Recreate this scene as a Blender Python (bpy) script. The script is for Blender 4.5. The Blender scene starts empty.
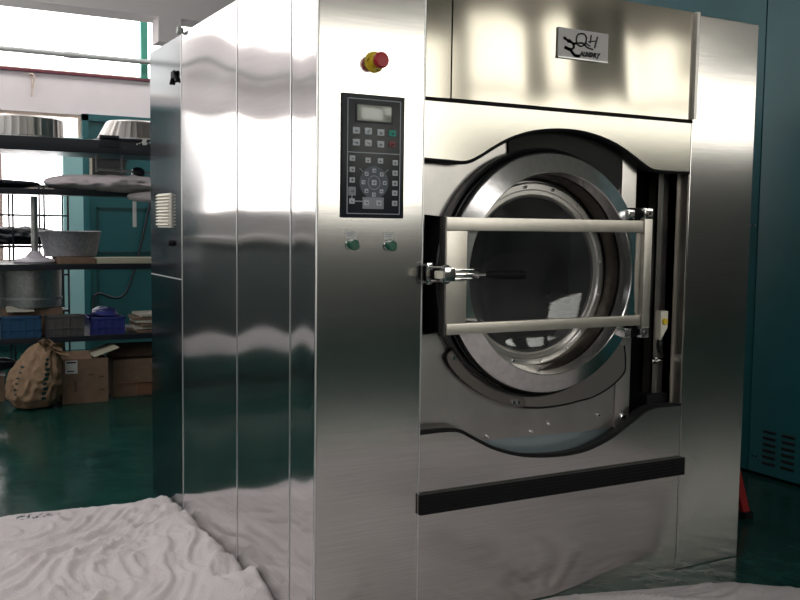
import bpy, bmesh, math, random
from math import sin, cos, pi, radians
from mathutils import Vector, Matrix, noise, geometry
C = bpy.context.scene.collection
random.seed(4)
V = Vector

# ------------------------------------------------------------ materials
def mat(name, col, rough=0.5, metal=0.0, emit=0.0, aniso=0.0, tang=None, bump=None, spec=None, coat=0.0, var=None, trans=0.0):
    """procedural principled material; bump=(scale xyz, strength, distance); var=(scale, amount)"""
    m = bpy.data.materials.new(name); m.use_nodes = True
    nt = m.node_tree; b = nt.nodes['Principled BSDF']
    b.inputs['Base Color'].default_value = (*col, 1)
    b.inputs['Roughness'].default_value = rough
    b.inputs['Metallic'].default_value = metal
    if spec is not None: b.inputs['Specular IOR Level'].default_value = spec
    if coat: b.inputs['Coat Weight'].default_value = coat; b.inputs['Coat Roughness'].default_value = .08
    if trans: b.inputs['Transmission Weight'].default_value = trans
    if emit:
        b.inputs['Emission Color'].default_value = (*col, 1); b.inputs['Emission Strength'].default_value = emit
    tc = nt.nodes.new('ShaderNodeNewGeometry')
    if aniso:
        b.inputs['Anisotropic'].default_value = aniso
        cx = nt.nodes.new('ShaderNodeCombineXYZ')
        for i in range(3): cx.inputs[i].default_value = tang[i]
        nt.links.new(cx.outputs[0], b.inputs['Tangent'])
    if bump:
        mp = nt.nodes.new('ShaderNodeMapping'); mp.inputs['Scale'].default_value = bump[0]
        nz = nt.nodes.new('ShaderNodeTexNoise'); nz.inputs['Detail'].default_value = 3
        bp = nt.nodes.new('ShaderNodeBump'); bp.inputs['Strength'].default_value = bump[1]; bp.inputs['Distance'].default_value = bump[2]
        nt.links.new(tc.outputs['Position'], mp.inputs[0]); nt.links.new(mp.outputs[0], nz.inputs['Vector'])
        nt.links.new(nz.outputs[0], bp.inputs['Height']); nt.links.new(bp.outputs[0], b.inputs['Normal'])
    if var:
        mp = nt.nodes.new('ShaderNodeMapping'); mp.inputs['Scale'].default_value = var[0]
        nz = nt.nodes.new('ShaderNodeTexNoise'); nz.inputs['Detail'].default_value = 5
        rp = nt.nodes.new('ShaderNodeValToRGB')
        a = var[1]
        rp.color_ramp.elements[0].position = .3; rp.color_ramp.elements[1].position = .7
        rp.color_ramp.elements[0].color = (*[max(0, c*(1-a)) for c in col], 1)
        rp.color_ramp.elements[1].color = (*[min(1, c*(1+a)) for c in col], 1)
        nt.links.new(tc.outputs['Position'], mp.inputs[0]); nt.links.new(mp.outputs[0], nz.inputs['Vector'])
        nt.links.new(nz.outputs[0], rp.inputs[0]); nt.links.new(rp.outputs[0], b.inputs['Base Color'])
    return m

M = {}
SS = (.66, .645, .625)
M['steel_front'] = mat('brushed_steel_front', SS, .16, 1, aniso=.55, tang=(1, 0, 0), var=((.8, .8, 46), .09))
M['steel_side'] = mat('polished_steel_side', (.66, .65, .645), .105, 1, aniso=.65, tang=(0, 1, 0), var=((.8, .8, 46), .08))
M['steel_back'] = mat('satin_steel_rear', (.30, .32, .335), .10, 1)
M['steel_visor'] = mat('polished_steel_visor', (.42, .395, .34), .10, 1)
M['steel_cover'] = mat('brushed_steel_cover', (.54, .52, .46), .17, 1, aniso=.5, tang=(1, 0, 0), var=((3, 3, 200), .06))
M['steel_plate'] = mat('satin_steel_plate', (.55, .53, .51), .28, 1, var=((2, 2, 2), .08))
M['steel_bar'] = mat('satin_steel_bar', (.68, .64, .58), .33, 1, var=((6, 6, 6), .04))
M['polished'] = mat('polished_steel_ring', (.80, .79, .77), .20, 1, var=((9, 9, 9), .10))
M['steel_dark'] = mat('dark_worn_steel', (.20, .19, .18), .38, 1)
M['chrome'] = mat('chrome', (.85, .85, .84), .1, 1)
M['seam'] = mat('bright_folded_edge', (.8, .8, .8), .35, 1)
M['rubber'] = mat('black_rubber', (.006, .006, .007), .6, spec=.2)
M['gasket'] = mat('black_gasket', (.010, .010, .011), .35)
M['dark'] = mat('dark_interior', (.012, .012, .012), .7)
M['panel_black'] = mat('black_membrane', (.008, .011, .016), .28, spec=.35)
M['lcd'] = mat('grey_display', (.32, .35, .30), .12, coat=.6)
M['key_grey'] = mat('grey_key', (.50, .53, .56), .5)
M['key_green'] = mat('green_key', (.03, .30, .24), .5)
M['key_red'] = mat('dull_red_key', (.22, .06, .06), .5)
M['line_grey'] = mat('grey_print', (.38, .42, .46), .5)
M['print_dark'] = mat('dark_print', (.02, .02, .025), .5)
M['block_grey'] = mat('grey_print_block', (.28, .30, .33), .5)
M['dial_grey'] = mat('dark_grey_print', (.10, .115, .14), .5)
M['yellow'] = mat('yellow_plastic', (.75, .55, .03), .4)
M['red'] = mat('red_plastic', (.45, .012, .02), .35)
M['green_knob'] = mat('dark_green_plastic', (.01, .10, .06), .3)
M['label'] = mat('pale_label', (.62, .62, .60), .6)
M['cream'] = mat('cream_plastic', (.75, .72, .60), .5)
M['cream_d'] = mat('cream_grille', (.70, .66, .60), .5)
M['nameplate'] = mat('brushed_nameplate', (.42, .41, .41), .45, .6)
M['teal'] = mat('teal_paint', (.012, .105, .118), .36, var=((.7, .7, .7), .10))
M['teal_door'] = mat('teal_door_paint', (.010, .085, .095), .4)
M['teal_lit'] = mat('lit_teal_paint', (.30, .55, .56), .5)
M['teal_dark'] = mat('dark_teal_paint', (.006, .04, .045), .4)
M['green_post'] = mat('green_paint', (.05, .28, .20), .5)
M['pink_wall'] = mat('pinkish_white_wall', (.80, .75, .76), .8, var=((.8, .8, .8), .03))
M['grey_beam'] = mat('grey_beam_paint', (.82, .77, .77), .8)
M['ceiling'] = mat('ceiling_paint', (.36, .35, .34), .9)
M['wall_dark'] = mat('dull_wall', (.20, .21, .20), .8)
M['wall_mid'] = mat('grey_wall', (.42, .41, .40), .85)
M['added_glassN'] = mat('added_north_glass', (.95, .95, .95), .5, emit=.75)
M['redline'] = mat('maroon_trim', (.16, .03, .05), .5)
M['pipe'] = mat('grey_pipe', (.36, .38, .37), .4)
M['glassN'] = mat('daylit_glass_north', (1.0, .985, .985), .3, emit=4.6)
M['glassS'] = mat('daylit_glass_south', (1.0, .985, .90), .3, emit=3.4)
M['added_roof_light'] = mat('added_roof_glass', (1.0, .98, .97), .3, emit=4.0)
M['added_glassW'] = mat('added_west_glass', (.97, .985, 1.0), .3, emit=2.4)
M['glassN2'] = mat('daylit_glass_north_dull', (1.0, .985, .985), .3, emit=2.6)
M['winframe'] = mat('beige_window_frame', (.62, .50, .42), .5)
M['shelf'] = mat('black_shelf_steel', (.015, .018, .024), .35)
M['board'] = mat('bare_wood_board', (.42, .40, .30), .7)
M['cloth'] = mat('pinkish_dust_cloth', (.56, .50, .51), .9, bump=((30, 30, 30), .3, .01))
M['card'] = mat('brown_cardboard', (.18, .115, .075), .8, var=((4, 4, 4), .12))
M['card_in'] = mat('cardboard_inside', (.10, .065, .045), .9)
M['tape'] = mat('parcel_tape', (.20, .10, .06), .3)
M['kraft'] = mat('kraft_paper', (.25, .16, .095), .75, var=((6, 6, 6), .2))
M['crate_navy'] = mat('navy_plastic', (.015, .07, .15), .45)
M['crate_grey'] = mat('grey_brown_plastic', (.085, .08, .08), .5)
M['crate_blue'] = mat('violet_blue_plastic', (.032, .040, .19), .4)
M['paper'] = mat('pale_paper', (.42, .40, .33), .8)
M['white_bag'] = mat('white_plastic', (.55, .52, .56), .5)
M['galv'] = mat('galvanised_metal', (.50, .50, .49), .35, .9, var=((10, 10, 10), .2))
M['galv_d'] = mat('dull_grey_metal', (.33, .33, .35), .45, .5, var=((8, 8, 8), .2))
M['flute'] = mat('fluted_steel', (.42, .40, .38), .34, 1)
M['bench'] = mat('dark_green_bench_paint', (.075, .095, .095), .5)
M['dark_stuff'] = mat('black_plastic', (.012, .015, .022), .5)

# glass of the porthole
def glass_mat():
    m = bpy.data.materials.new('porthole_glass'); m.use_nodes = True; nt = m.node_tree
    nt.nodes.remove(nt.nodes['Principled BSDF'])
    o = nt.nodes['Material Output']
    t = nt.nodes.new('ShaderNodeBsdfTransparent'); t.inputs[0].default_value = (.82, .84, .86, 1)
    g = nt.nodes.new('ShaderNodeBsdfGlossy'); g.inputs['Roughness'].default_value = .03; g.inputs[0].default_value = (.9, .9, .9, 1)
    f = nt.nodes.new('ShaderNodeFresnel'); f.inputs[0].default_value = 1.45
    mx = nt.nodes.new('ShaderNodeMixShader')
    nt.links.new(f.outputs[0], mx.inputs[0]); nt.links.new(t.outputs[0], mx.inputs[1]); nt.links.new(g.outputs[0], mx.inputs[2])
    df = nt.nodes.new('ShaderNodeBsdfDiffuse'); df.inputs[0].default_value = (.6, .6, .62, 1)   # pale haze in the colour that lightens the dark pane
    nz = nt.nodes.new('ShaderNodeTexNoise'); nz.inputs['Scale'].default_value = 3.5; nz.inputs['Detail'].default_value = 4
    geo = nt.nodes.new('ShaderNodeNewGeometry'); nt.links.new(geo.outputs['Position'], nz.inputs['Vector'])
    mr = nt.nodes.new('ShaderNodeMapRange'); mr.inputs['From Min'].default_value = .35; mr.inputs['From Max'].default_value = .7; mr.inputs['To Min'].default_value = .015; mr.inputs['To Max'].default_value = .06
    nt.links.new(nz.outputs[0], mr.inputs[0])
    m2 = nt.nodes.new('ShaderNodeMixShader'); nt.links.new(mr.outputs[0], m2.inputs[0])
    nt.links.new(mx.outputs[0], m2.inputs[1]); nt.links.new(df.outputs[0], m2.inputs[2])
    nt.links.new(m2.outputs[0], o.inputs['Surface'])
    return m
M['porthole'] = glass_mat()

def floor_mat():
    m = mat('green_epoxy_floor', (.008, .040, .032), .17, spec=.28, bump=((2.2, 2.2, 2.2), .12, .02), var=((1.3, 1.3, 1.3), .35))
    return m
M['floor'] = floor_mat()
M['floor'].node_tree.nodes['Principled BSDF'].inputs['IOR'].default_value = 1.2

def sheet_mat():
    m = mat('white_dust_sheet', (.53, .487, .485), .75, bump=((26, 26, 26), .35, .012))
    nt = m.node_tree; b = nt.nodes['Principled BSDF']
    # faint dark scribble printed on the sheet, a small patch
    geo = nt.nodes.new('ShaderNodeNewGeometry')
    mp = nt.nodes.new('ShaderNodeMapping'); mp.vector_type = 'POINT'
    mp.inputs['Location'].default_value = (0.60/.10, -1.84/.055, 0)
    mp.inputs['Scale'].default_value = (1/.10, 1/.055, 0)
    ln = nt.nodes.new('ShaderNodeVectorMath'); ln.operation = 'LENGTH'
    nt.links.new(geo.outputs['Position'], mp.inputs[0]); nt.links.new(mp.outputs[0], ln.inputs[0])
    lt = nt.nodes.new('ShaderNodeMath'); lt.operation = 'LESS_THAN'; lt.inputs[1].default_value = 1
    nt.links.new(ln.outputs['Value'], lt.inputs[0])
    wv = nt.nodes.new('ShaderNodeTexNoise'); wv.inputs['Scale'].default_value = 34; wv.inputs['Detail'].default_value = 1
    nt.links.new(geo.outputs['Position'], wv.inputs['Vector'])
    a = nt.nodes.new('ShaderNodeMath'); a.operation = 'COMPARE'; a.inputs[1].default_value = .5; a.inputs[2].default_value = .035
    nt.links.new(wv.outputs[0], a.inputs[0])
    ml = nt.nodes.new('ShaderNodeMath'); ml.operation = 'MULTIPLY'
    nt.links.new(lt.outputs[0], ml.inputs[0]); nt.links.new(a.outputs[0], ml.inputs[1])
    mx = nt.nodes.new('ShaderNodeMixRGB'); mx.inputs[1].default_value = (.53, .487, .485, 1); mx.inputs[2].default_value = (.08, .08, .09, 1)
    nt.links.new(ml.outputs[0], mx.inputs[0]); nt.links.new(mx.outputs[0], b.inputs['Base Color'])
    return m
M['sheet'] = sheet_mat()

# ------------------------------------------------------------ mesh helpers
class MB:
    def __init__(s): s.bm = bmesh.new()
    def box(s, x0, x1, y0, y1, z0, z1, bev=0, seg=2):
        vs = [s.bm.verts.new((x, y, z)) for x in (x0, x1) for y in (y0, y1) for z in (z0, z1)]
        f = [(0, 1, 3, 2), (4, 6, 7, 5), (0, 4, 5, 1), (2, 3, 7, 6), (0, 2, 6, 4), (1, 5, 7, 3)]
        fs = [s.bm.faces.new([vs[i] for i in q]) for q in f]
        if bev:
            es = list({e for q in fs for e in q.edges})
            bmesh.ops.bevel(s.bm, geom=es, offset=bev, segments=seg, affect='EDGES', profile=.7)
        return s
    def obox(s, p, ax, ay, az, hx, hy, hz, bev=0):
        """oriented box, centre p, unit axes, half sizes"""
        vs = [s.bm.verts.new(V(p) + V(ax)*hx*i + V(ay)*hy*j + V(az)*hz*k) for i in (-1, 1) for j in (-1, 1) for k in (-1, 1)]
        f = [(0, 1, 3, 2), (4, 6, 7, 5), (0, 4, 5, 1), (2, 3, 7, 6), (0, 2, 6, 4), (1, 5, 7, 3)]
        fs = [s.bm.faces.new([vs[i] for i in q]) for q in f]
        if bev:
            bmesh.ops.bevel(s.bm, geom=list({e for q in fs for e in q.edges}), offset=bev, segments=2, affect='EDGES')
        return s
    def tube(s, pts, r, n=14, closed=False, rs=None):
        pts = [V(p) for p in pts]; rings = []
        m = len(pts); up = None
        for i, p in enumerate(pts):
            if closed: d = pts[(i+1) % m] - pts[i-1]
            else: d = pts[min(i+1, m-1)] - pts[max(i-1, 0)]
            d.normalize()
            if up is None:
                up = V((0, 0, 1)) if abs(d.z) < .9 else V((0, 1, 0))
            a = d.cross(up)
            if a.length < 1e-4: a = d.cross(V((1, .3, .2)))
            a.normalize(); b = a.cross(d); up = b
            rr = rs[i] if rs else r
            rings.append([s.bm.verts.new(p + a*rr*cos(2*pi*k/n) + b*rr*sin(2*pi*k/n)) for k in range(n)])
        for i in range(m if closed else m-1):
            A, B = rings[i], rings[(i+1) % m]
            for k in range(n): s.bm.faces.new((A[k], A[(k+1) % n], B[(k+1) % n], B[k]))
        if not closed:
            s.bm.faces.new(rings[0][::-1]); s.bm.faces.new(rings[-1])
        return s
    def lathe(s, prof, c, axis='y', n=96, sy=1, flute=None):
        """prof = [(r, h)]; revolve about the axis through c; closed profile if the first equals the last"""
        c = V(c); rings = []
        for r, h in prof:
            ring = []
            if r < 1e-6:
                p = {'y': V((0, h, 0)), 'z': V((0, 0, h)), 'x': V((h, 0, 0))}[axis]
                ring = [s.bm.verts.new(c+p)]
            else:
                for k in range(n):
                    t = 2*pi*k/n; rr = r*(1+(flute if flute and k % 2 else 0))
                    if axis == 'y': p = V((rr*cos(t), h, rr*sin(t)))
                    elif axis == 'z': p = V((rr*cos(t), rr*sin(t)*sy, h))
                    else: p = V((h, rr*cos(t), rr*sin(t)))
                    ring.append(s.bm.verts.new(c+p))
            rings.append(ring)
        for A, B in zip(rings, rings[1:]):
            for k in range(n):
                a = [A[k % len(A)], A[(k+1) % len(A)], B[(k+1) % len(B)], B[k % len(B)]]
                u = []
                for v in a:
                    if v not in u: u.append(v)
                if len(u) > 2: s.bm.faces.new(u)
        return s
    def poly(s, outer, holes, y0, y1, plane='xz'):
        """flat plate between y0 and y1 with holes, outline in (x, z)"""
        def P(q, y):
            return (q[0], y, q[1]) if plane == 'xz' else ((y, q[0], q[1]) if plane == 'yz' else (q[0], q[1], y))
        loops = [outer] + list(holes)
        tri = geometry.tessellate_polygon([[V((a, b, 0)) for a, b in L] for L in loops])
        flat = [q for L in loops for q in L]
        f0 = [s.bm.verts.new(P(q, y0)) for q in flat]; f1 = [s.bm.verts.new(P(q, y1)) for q in flat]
        for t in tri:
            for F in (f0, f1):
                try: s.bm.faces.new([F[i] for i in t])
                except ValueError: pass
        o = 0
        for L in loops:
            n = len(L)
            for i in range(n):
                j = (i+1) % n
                s.bm.faces.new((f0[o+i], f0[o+j], f1[o+j], f1[o+i]))
            o += n
        return s
    def grid(s, fn, nu, nv, back=None):
        """surface fn(u,v); back = offset vector for a closed sheet with thickness"""
        G = [[s.bm.verts.new(fn(i/nu, j/nv)) for j in range(nv+1)] for i in range(nu+1)]
        for i in range(nu):
            for j in range(nv): s.bm.faces.new((G[i][j], G[i+1][j], G[i+1][j+1], G[i][j+1]))
        if back is not None:
            b = V(back)
            rim = [G[i][0] for i in range(nu+1)] + [G[nu][j] for j in range(1, nv+1)] + [G[i][nv] for i in range(nu-1, -1, -1)] + [G[0][j] for j in range(nv-1, 0, -1)]
            r2 = [s.bm.verts.new(v.co+b) for v in rim]
            n = len(rim)
            for i in range(n): s.bm.faces.new((rim[i], rim[(i+1) % n], r2[(i+1) % n], r2[i]))
            s.bm.faces.new(r2)
        return s
    def stroke(s, pts, w, y0, y1):
        """flat ribbon along an (x,z) polyline, between y0 and y1"""
        pts = [V((a, 0, b)) for a, b in pts]
        for i in range(len(pts)-1):
            a, b = pts[i], pts[i+1]; d = b-a; L = d.length
            if L < 1e-6: continue
            d.normalize(); nrm = V((-d.z, 0, d.x))
            s.obox((a+b)/2 + V((0, (y0+y1)/2, 0)), d, (0, 1, 0), nrm, L/2+w*.35, abs(y1-y0)/2, w/2)
        return s
    def build(s, name, m, parent=None, smooth=True, angle=27):
        bmesh.ops.recalc_face_normals(s.bm, faces=s.bm.faces[:])
        root = parent
        while root is not None and root.parent is not None: root = root.parent
        if root is not None: bmesh.ops.translate(s.bm, verts=s.bm.verts[:], vec=-root.location)
        me = bpy.data.meshes.new(name); s.bm.to_mesh(me); s.bm.free()
        me.materials.append(m if not isinstance(m, str) else M[m])
        if smooth:
            for p in me.polygons: p.use_smooth = True
            me.set_sharp_from_angle(angle=radians(angle))
        o = bpy.data.objects.new(name, me); C.objects.link(o)
        if parent is not None: o.parent = parent
        return o

def thing(name, label, cat, loc=(0, 0, 0), group=None):
    o = bpy.data.objects.new(name, None); C.objects.link(o); o.location = loc; o.empty_display_size = .1
    return tag(o, label, cat, group)
def tag(o, label, cat, group=None, kind=None):
    o['label'] = label; o['category'] = cat
    if group: o['group'] = group
    if kind: o['kind'] = kind
    return o
def struct(name, mb, m, parent=None, smooth=False):
    o = mb.build(name, m, parent, smooth)
    if parent is None: o['kind'] = 'structure'
    return o
def spl(pts, n=6):
    """Catmull-Rom through the points"""
    out = []; P = [pts[0]] + list(pts) + [pts[-1]]
    for i in range(1, len(P)-2):
        for k in range(n):
            t = k/n; r = []
            for a, b, c, d in zip(P[i-1], P[i], P[i+1], P[i+2]):
                r.append(.5*((2*b)+(-a+c)*t+(2*a-5*b+4*c-d)*t*t+(-a+3*b-3*c+d)*t**3))
            out.append(tuple(r))
    out.append(tuple(pts[-1])); return out
def circ(cx, cz, r, a0=0, a1=2*pi, n=72, end=False):
    return [(cx+r*cos(a0+(a1-a0)*k/n), cz+r*sin(a0+(a1-a0)*k/n)) for k in range(n+(1 if end else 0))]

# ------------------------------------------------------------ camera
cam = bpy.data.cameras.new('camera'); co = bpy.data.objects.new('camera', cam); C.objects.link(co)
f, yaw, pit, rol = 946.76, .5034, .0784, .0134
F = V((sin(yaw)*cos(pit), cos(yaw)*cos(pit), -sin(pit)))
R = V((cos(yaw), -sin(yaw), 0)); U = R.cross(F)
R2 = cos(rol)*R + sin(rol)*U; U2 = -sin(rol)*R + cos(rol)*U
m = Matrix((R2, U2, -F)).transposed().to_4x4(); m.translation = V((-1.2266, -2.7842, 1.4))
co.matrix_world = m
cam.sensor_width = 36; cam.lens = f*36/800; cam.clip_start = .05
bpy.context.scene.camera = co

# ------------------------------------------------------------ the room
XW, XE, YS, YN, ZC = -7.0, 14.5, -9.0, 8.0, 4.7
struct('floor', MB().box(XW, XE, YS, YN, -.1, 0), 'floor')
struct('ceiling', MB().box(XW, XE, YS, YN, ZC, ZC+.1), 'ceiling')
struct('wall_west', MB().box(XW-.2, XW, YS, YN, 0, 3.2).box(XW-.2, XW, YS, YN, 4.5, ZC).box(XW-.2, XW, YS, YS+1, 3.2, 4.5).box(XW-.2, XW, YN-1, YN, 3.2, 4.5), 'wall_mid')
struct('wall_east', MB().box(XE, XE+.1, YS, YN, 0, ZC), 'wall_mid')
# north wall: pieces round its openings
def wall(name, plane_y, y1, rects, m):
    b = MB()
    for (x0, x1, z0, z1) in rects: b.box(x0, x1, min(plane_y, y1), max(plane_y, y1), z0, z1)
    return struct(name, b, m)
wall('wall_north', YN, YN+.2, [(-.95, 1.62, 2.55, 2.98), (XW, -1.9, 2.72, 3.45), (1.62, XE, 0, 2.98), (XW, XE, 4.25, ZC), (5.5, XE, 2.98, 4.25), (-1.9, -.95, 2.70, 2.80), (-1.0, -.95, 0, 2.70)], 'pink_wall')
wall('wall_north', YN, YN+.2, [(XW, -1.9, .62, 1.55)], 'wall_mid')
wall('wall_north', YN, YN+.2, [(XW, -1.9, 0, .62), (-.95, .735, 0, .95)], 'teal_dark')
struct('trim_1', MB().box(.53, .735, YN-.05, YN+.05, 0, 2.30), 'teal_lit')  # lit side of the teal column, its light put into the colour
struct('added_baseboard', MB().box(XW, -1.9, YN-.03, YN, 0, .14), 'pink_wall')  # added pale strip, out of view, for the light band mirrored in the side panels
wall('wall_north', YN, YN+.2, [(-2.12, -1.9, 1.55, 2.72)], 'wall_mid')
struct('trim_2', MB().box(-.95, 5.5, YN-.04, YN, 2.965, 2.99), 'redline')
def window(name, x0, x1, z0, z1, y, ny, nx, nz, gm, fm='winframe', fw=.035, outside=1):
    w = MB().box(x0, x1, y+outside*.10, y+outside*.12, z0, z1)
    o = struct(name, w, gm)
    fr = MB()
    for i in range(nx+1):
        x = x0+(x1-x0)*i/nx; fr.box(max(x0, x-fw), min(x1, x+fw), y+outside*.04-.03, y+outside*.04+.03, z0, z1)
    for i in range(nz+1):
        z = z0+(z1-z0)*i/nz; fr.box(x0, x1, y+outside*.04-.025, y+outside*.04+.025, max(z0, z-fw), min(z1, z+fw))
    fr.build('window_frame', fm, o, False)
    return o
window('window_1', -.95, .735, .95, 2.55, YN, 1, 2, 2, 'glassN')
window('window_2', XW, -2.12, 1.55, 2.72, YN, 1, 5, 1, 'glassN2', fw=.02)
window('window_6', XW, -1.9, 3.45, 4.25, YN, 1, 5, 1, 'glassN2', fw=.02)
window('window_15', -1.9, -.95, 2.80, 4.25, YN, 1, 1, 1, 'added_glassN', fw=.02)  # added glowing pane, out of view, brightens the top of the rear panel
window('window_3', -.95, 5.5, 2.99, 4.25, YN, 1, 1, 1, 'glassN', fw=.02)
struct('trim_3', MB().box(1.375, 1.45, YN-.04, YN+.03, 2.99, 4.25), 'green_post')
struct('trim_4', MB().tube([(XW, YN-.1, 3.165), (5.5, YN-.1, 3.165)], .028).tube([(.55, YN-.1, 3.165), (.70, YN-.1, 3.165)], .036), 'pipe', smooth=True)
# teal doors in the north wall, the second one added
def door(name, x0, x1, z1, pane):
    d = struct(name, MB().box(x0, x1, YN-.02, YN+.08, 0, z1), 'teal_door')
    fr = MB().box(x0, x0+.065, YN-.05, YN-.02, 0, z1).box(x1-.065, x1, YN-.05, YN-.02, 0, z1).box(x0, x1, YN-.05, YN-.02, z1-.07, z1)
    fr.build('door_frame', 'teal', d, False)
    p = MB()
    for (a, b, c, e) in ((x0+.14, x1-.10, 1.05, 1.56), (x0+.14, x1-.10, .16, .92)):
        p.box(a, b, YN-.035, YN-.02, c, c+.02).box(a, b, YN-.035, YN-.02, e-.02, e).box(a, a+.02, YN-.035, YN-.02, c, e).box(b-.02, b, YN-.035, YN-.02, c, e)
    p.build('door_moulding', 'teal_dark', d, False)
    if pane:
        MB().box(x0+.10, x0+.46, YN-.035, YN-.02, 1.75, 2.09).build('door_pane', 'dark', d, False)
        MB().box(x0+.07, x0+.50, YN-.045, YN-.021, 2.09, 2.13).box(x0+.07, x0+.10, YN-.045, YN-.021, 1.74, 2.09).build('pane_frame', 'paper', d, False)
        MB().tube(spl([(x0+.72, YN-.08, 1.62), (x0+.45, YN-.08, .63), (x0+.14, YN-.08, .61), (x0+.09, YN-.08, .50), (x0+.10, YN-.08, .15)], 8), .014).build('cable', 'dark_stuff', d)
    return d
door('door_1', .735, 1.62, 2.56, True)
door('added_door', -1.9, -1.0, 2.70, False)  # added unseen door, gives the rear panel its dark reflection
wf = struct('window_7', MB().box(XW-.12, XW-.10, YS+1, YN-1, 3.2, 4.5), 'added_glassW')  # added unseen glowing strip, brightens the sheets, wall band and teal machine
fr = MB()
for i in range(11): fr.box(XW-.08, XW-.02, YS+1+1.5*i-.03, YS+1+1.5*i+.03, 3.2, 4.5)
fr.build('window_frame', 'winframe', wf, False)
# added roof lights, out of view, to brighten the sheets, beam and door ring
for i, (x0, x1, y0, y1) in enumerate([(-4.2, -.6, -5.0, -2.6), (-4.6, -1.0, 1.4, 3.8), (-4.5, 3.5, 6.2, 7.2), (.5, 2.5, -8.0, -6.0)]):
    o = struct('window_%d' % ((8, 9, 10, 14)[i]), MB().box(x0, x1, y0, y1, ZC-.03, ZC-.01), 'added_roof_light')
    fr = MB().box(x0-.05, x1+.05, y0-.05, y0, ZC-.08, ZC).box(x0-.05, x1+.05, y1, y1+.05, ZC-.08, ZC).box(x0-.05, x0, y0, y1, ZC-.08, ZC).box(x1, x1+.05, y0, y1, ZC-.08, ZC)
    for k in range(1, 4): fr.box(x0+(x1-x0)*k/4-.02, x0+(x1-x0)*k/4+.02, y0, y1, ZC-.06, ZC-.03)
    fr.build('window_frame', 'winframe', o, False)
# beam that crosses the room below the ceiling
struct('ceiling_beam', MB().box(-.9, 9.0, 5.0, 5.3, 3.06, 3.75).box(.80, .985, 5.0, 5.2, 2.86, 3.06), 'grey_beam')
# south wall with its windows (behind the camera, mirrored in the machine)
wall('wall_south', YS-.2, YS, [(XW, XE, 0, 1.6), (XW, 3.2, 1.6, ZC), (3.2, 6.3, 4.1, ZC), (6.0, 6.3, 1.6, 4.1), (6.3, XE, 1.6, 2.85), (6.3, XE, 3.42, 3.46), (6.3, XE, 4.55, ZC), (7.9, 9.4, 3.46, 4.55), (10.6, XE, 4.0, 4.55)], 'wall_dark')
window('window_4', 3.2, 6.0, 1.6, 4.1, YS, -1, 1, 1, 'glassS', outside=-1)
window('window_5', 6.3, XE, 2.85, 3.42, YS, -1, 1, 1, 'glassS', outside=-1)
window('window_11', 6.3, 7.9, 3.46, 4.55, YS, -1, 1, 1, 'glassS', outside=-1)
window('window_12', 9.4, 10.6, 3.46, 4.55, YS, -1, 1, 1, 'glassS', outside=-1)
window('window_13', 10.6, XE, 3.46, 4.0, YS, -1, 1, 1, 'glassS', outside=-1)

# ------------------------------------------------------------ the washer
W = thing('industrial_washer', 'large stainless steel industrial washing machine with a round porthole door', 'washing machine', (0.99, 1.0, 0))
H = 2.25
# wavy stainless sheet on the side plane X=0
def side_sheet(name, y0, y1, z0, z1, m, amp, ph, par):
    def fn(u, v):
        y = y0+(y1-y0)*u; z = z0+(z1-z0)*v
        e = sin(pi*u)
        d = amp*(e**1.2)*sin(2*pi*z/1.15+ph) + .0004*sin(2*pi*z/.37+ph*2+u*2)*e
        return V((-.004-d*.9, y, z))
    return MB().grid(fn, 20, 90, back=(.010, 0, 0)).build(name, m, par, angle=40)
g = .004
core = MB().box(.012, 1.965, .55, 2.09, 0.0, H-.01).box(.012, .38, .012, .55, .0, H-.01).box(1.63, 1.965, .012, .55, 0, H-.01)
core.build('inner_body', 'dark', W, False)
side_sheet('side_panel', g, .209-g, 0, H, 'steel_side', .0022, .3, W)
side_sheet('side_panel', .209+g, .757-g, 0, H, 'steel_side', .0042, .2, W)
side_sheet('side_panel', .757+g, 1.52-g, 0, H, 'steel_side', .0048, .5, W)
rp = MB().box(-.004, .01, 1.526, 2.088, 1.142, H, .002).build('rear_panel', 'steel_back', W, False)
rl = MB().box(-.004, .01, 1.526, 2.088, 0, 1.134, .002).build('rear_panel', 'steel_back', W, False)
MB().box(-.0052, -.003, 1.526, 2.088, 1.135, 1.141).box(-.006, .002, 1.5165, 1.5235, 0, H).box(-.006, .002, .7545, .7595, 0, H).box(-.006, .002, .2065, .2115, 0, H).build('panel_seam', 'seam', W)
MB().box(0, 1.97, .02, 2.088, H-.008, H).build('top_panel', 'steel_plate', W, False)
k = MB().lathe([(0, -.03), (.016, -.028), (.02, -.015), (.012, -.004), (.012, .0)], (0, 1.50, H+.012), 'x', 16).build('corner_bolt', 'pipe', W)
k = MB().obox((-.012, 1.622, 2.083), (0, 1, 0), (1, 0, 0), (0, 0, 1), .030, .006, .018, .005)
k.tube([(-.010, 1.605, 2.08), (-.011, 1.575, 2.045)], .007).tube([(-.010, 1.64, 2.08), (-.011, 1.672, 2.045)], .007)
k.build('hook', 'rubber', W)
MB().lathe([(0, -.02), (.012, -.018), (.015, 0)], (-.004, 1.69, 1.303), 'x', 16).build('small_knob', 'rubber', W)
vg = MB().box(-.012, -.002, 1.685, 1.925, 1.375, 1.54, .004).build('vent_grille', 'cream_d', W)
lv = MB()
for i in range(10):
    z = 1.388+.0155*i
    lv.obox((-.015, 1.805, z), (0, 1, 0), V((1, 0, -.5)).normalized(), V((.5, 0, 1)).normalized(), .113, .008, .003)
lv.build('louvre_slats', 'cream', vg)

# control column, front face
col = MB().box(.0, .388, -.004, .012, 0, H, .003).box(.378, .388, 0, .35, 0, H).build('control_column', 'steel_front', W, False)
MB().box(-.0045, .0, -.005, .0005, 0, H).box(.3855, .389, -.006, -.002, 0, H).build('column_edge', 'seam', W)
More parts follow.
